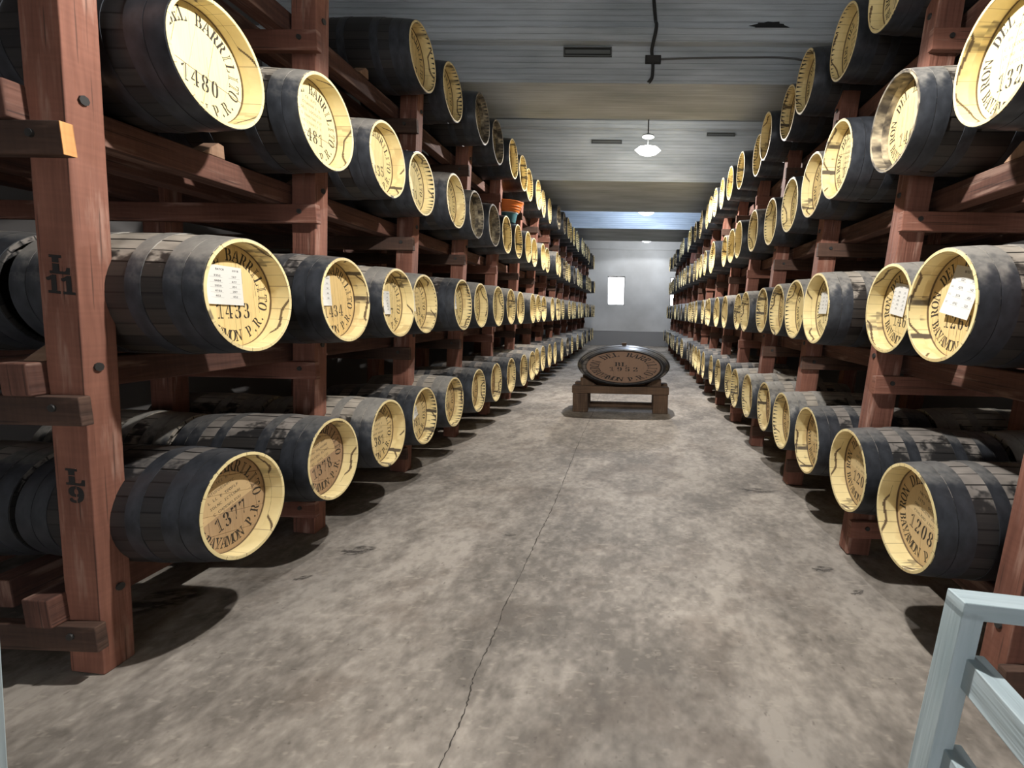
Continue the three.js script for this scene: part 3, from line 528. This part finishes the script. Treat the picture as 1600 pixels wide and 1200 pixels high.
// ---------------------------------------------------------------- painted railing beside the camera
{
  const x0 = 0.912, zf = -1.3;
  const gt = thing('painted_railing', 'pale blue painted timber railing with a corner post in front of the right rack', 'railing', [x0, -EYE, zf]);
  gt.rotation.z = -0.085;
  gt.position.x -= 0.085 * 1.02;
  const add = (n, w, h, d, x, y, z, rx = 0) => { const m = mesh(n, timber(w, h, d, 0.004), M.bluePaint, gt); m.position.set(x, y, z); m.rotation.x = rx; return m; };
  add('post', 0.062, 1.0, 0.075, 0.031, 0.5, 0.0375);
  add('top_rail', 1.1, 0.05, 0.075, 0.55, 1.0, 0.0375);
  add('bar', 0.062, 0.09, 1.1, 0.07, 0.785, 0.6, 0.06);
  add('bar', 0.062, 0.09, 1.1, 0.066, 0.5, 0.6, 0.06);
  add('post', 0.062, 1.0, 0.075, 1.07, 0.5, 0.0375);
  add('post', 0.062, 0.85, 0.07, 0.1, 0.425, 1.12);
  const g2 = thing('painted_post', 'pale blue painted post at the picture edge before the left rack', 'post', [-1.472, -EYE, -0.9]);
  g2.rotation.z = -0.12;
  mesh('shaft', timber(0.09, 1.14, 0.09, 0.004).translate(-0.1, 0.57, 0), M.bluePaint, g2);
}

// ---------------------------------------------------------------- fittings on the ceiling beam
{
  const zf = -6.63, tube = (pts, r) => new THREE.TubeGeometry(new THREE.CatmullRomCurve3(pts.map(([x, y, z]) => V3(x, Y(y), z))), 40, r, 8);
  const c = mesh(numbered('ceiling_cable'), tube([[0.12, 4.12, zf + 0.05], [0.15, 3.86, zf], [0.18, 3.6, zf + 0.02], [0.19, 3.52, zf + 0.1], [0.18, 3.42, zf + 0.125], [0.155, 3.32, zf + 0.1], [0.14, 3.26, zf + 0.02], [0.155, 3.17, zf], [0.16, 3.05, zf], [0.15, 2.95, zf], [0.11, 2.9, zf]], 0.022), M.cable, scene);
  tag(c, 'thick black cable winding down the face of the ceiling beam', 'cable');
  const w = mesh(numbered('conduit'), tube([[0.2, 3.17, zf], [0.7, 3.19, zf], [1.36, 3.2, zf], [1.8, 3.2, zf], [2.04, 3.17, zf], [2.3, 3.05, zf]], 0.011), M.conduit, scene);
  tag(w, 'thin dark wire running sideways from the junction box', 'wire');
  const b = thing('junction_box', 'small dark junction box where cable and wire meet', 'box', [0.16, 3.12, zf - 0.01]);
  mesh('case', timber(0.2, 0.09, 0.05, 0.006).translate(0, 0.045, 0.015), M.cable, b); mesh('lid', timber(0.16, 0.07, 0.01, 0.003).translate(0, 0.045, 0.045), M.iron, b);
  for (const [x, y, z, ww, hh, label] of [[-0.67, 3.2, -6.65, 0.6, 0.11, 'dark slotted vent in the near ceiling beam left of the cable'], [-0.7, 3.68, -11.3, 0.66, 0.08, 'small grey vent in the lit beam left of the pendant lamp'], [1.8, 3.86, -11.3, 0.6, 0.07, 'broken dark slot in the lit beam right of the pendant lamp']]) {
    const v = thing('beam_vent', label, 'vent', [x, y, z], 'vents in the ceiling beams');
    mesh('backing', at(new THREE.BoxGeometry(ww, hh, 0.01), 0, hh / 2, 0.006), M.ventDark, v);
    for (const [px, py, pw, ph] of [[0, 0.006, ww, 0.012], [0, hh - 0.006, ww, 0.012], [-ww / 2, hh / 2, 0.014, hh], [ww / 2, hh / 2, 0.014, hh]]) mesh('frame', at(new THREE.BoxGeometry(pw, ph, 0.03), px, py, 0.015), M.vent, v);
    mesh('slat', at(new THREE.BoxGeometry(ww - 0.03, hh * 0.4, 0.008).rotateX(0.5), 0, hh * 0.5, 0.018), M.vent, v);
  }
  const sp = new THREE.Shape(); for (let i = 0; i < 22; i++) { const a = i / 22 * Math.PI * 2, r = 1 + 0.5 * (NG[i * 13] - 0.5); sp[i ? 'lineTo' : 'moveTo'](Math.cos(a) * 0.22 * r, Math.sin(a) * 0.045 * r); }
  const s = mesh(numbered('broken_patch'), new THREE.ExtrudeGeometry(sp, { depth: 0.006, bevelEnabled: false }).translate(1.61, Y(3.57), -6.648), M.ventDark, scene);
  tag(s, 'dark patch of broken concrete high on the near ceiling beam', 'patch');
}

// ---------------------------------------------------------------- tub and pail set on the left rack
{
  const orange = std({ color: new THREE.Color(0.62, 0.16, 0.02), roughness: 0.4 }), teal = std({ color: new THREE.Color(0.03, 0.12, 0.14), roughness: 0.5 }), white = std({ color: new THREE.Color(0.75, 0.76, 0.78), roughness: 0.6 });
  const p = placed.L3.find((q) => q.z > 8) ?? { x: -2, y: 1.15, z: 8.4 };
  const pail = thing('teal_pail', 'dark teal pail on top of a third row barrel under the orange tub', 'pail', [p.x - 0.17, p.y + RB - 0.006, -p.z]);
  mesh('wall', new THREE.LatheGeometry([L2(0.001, 0), L2(0.11, 0), L2(0.115, 0.01), L2(0.15, 0.15), L2(0.16, 0.155), L2(0.16, 0.165), L2(0.14, 0.165), L2(0.108, 0.015), L2(0.001, 0.012)], 28), teal, pail);
  mesh('rim', new THREE.TorusGeometry(0.158, 0.008, 6, 28).rotateX(Math.PI / 2).translate(0, 0.163, 0), white, pail);
  const tub = thing('orange_tub', 'bright orange plastic tub on the left rack above the third row', 'tub', [p.x - 0.2, p.y + RB + 0.162, -p.z]);
  mesh('wall', new THREE.LatheGeometry([L2(0.001, 0), L2(0.2, 0), L2(0.21, 0.01), L2(0.27, 0.15), L2(0.29, 0.155), L2(0.29, 0.165), L2(0.26, 0.165), L2(0.2, 0.015), L2(0.001, 0.012)], 32), orange, tub);
  for (const y of [0.05, 0.09]) mesh('ridge', new THREE.TorusGeometry(0.21 + y * 0.42, 0.006, 6, 32).rotateX(Math.PI / 2).translate(0, y, 0), orange, tub);
}

renderer.render(scene, camera);
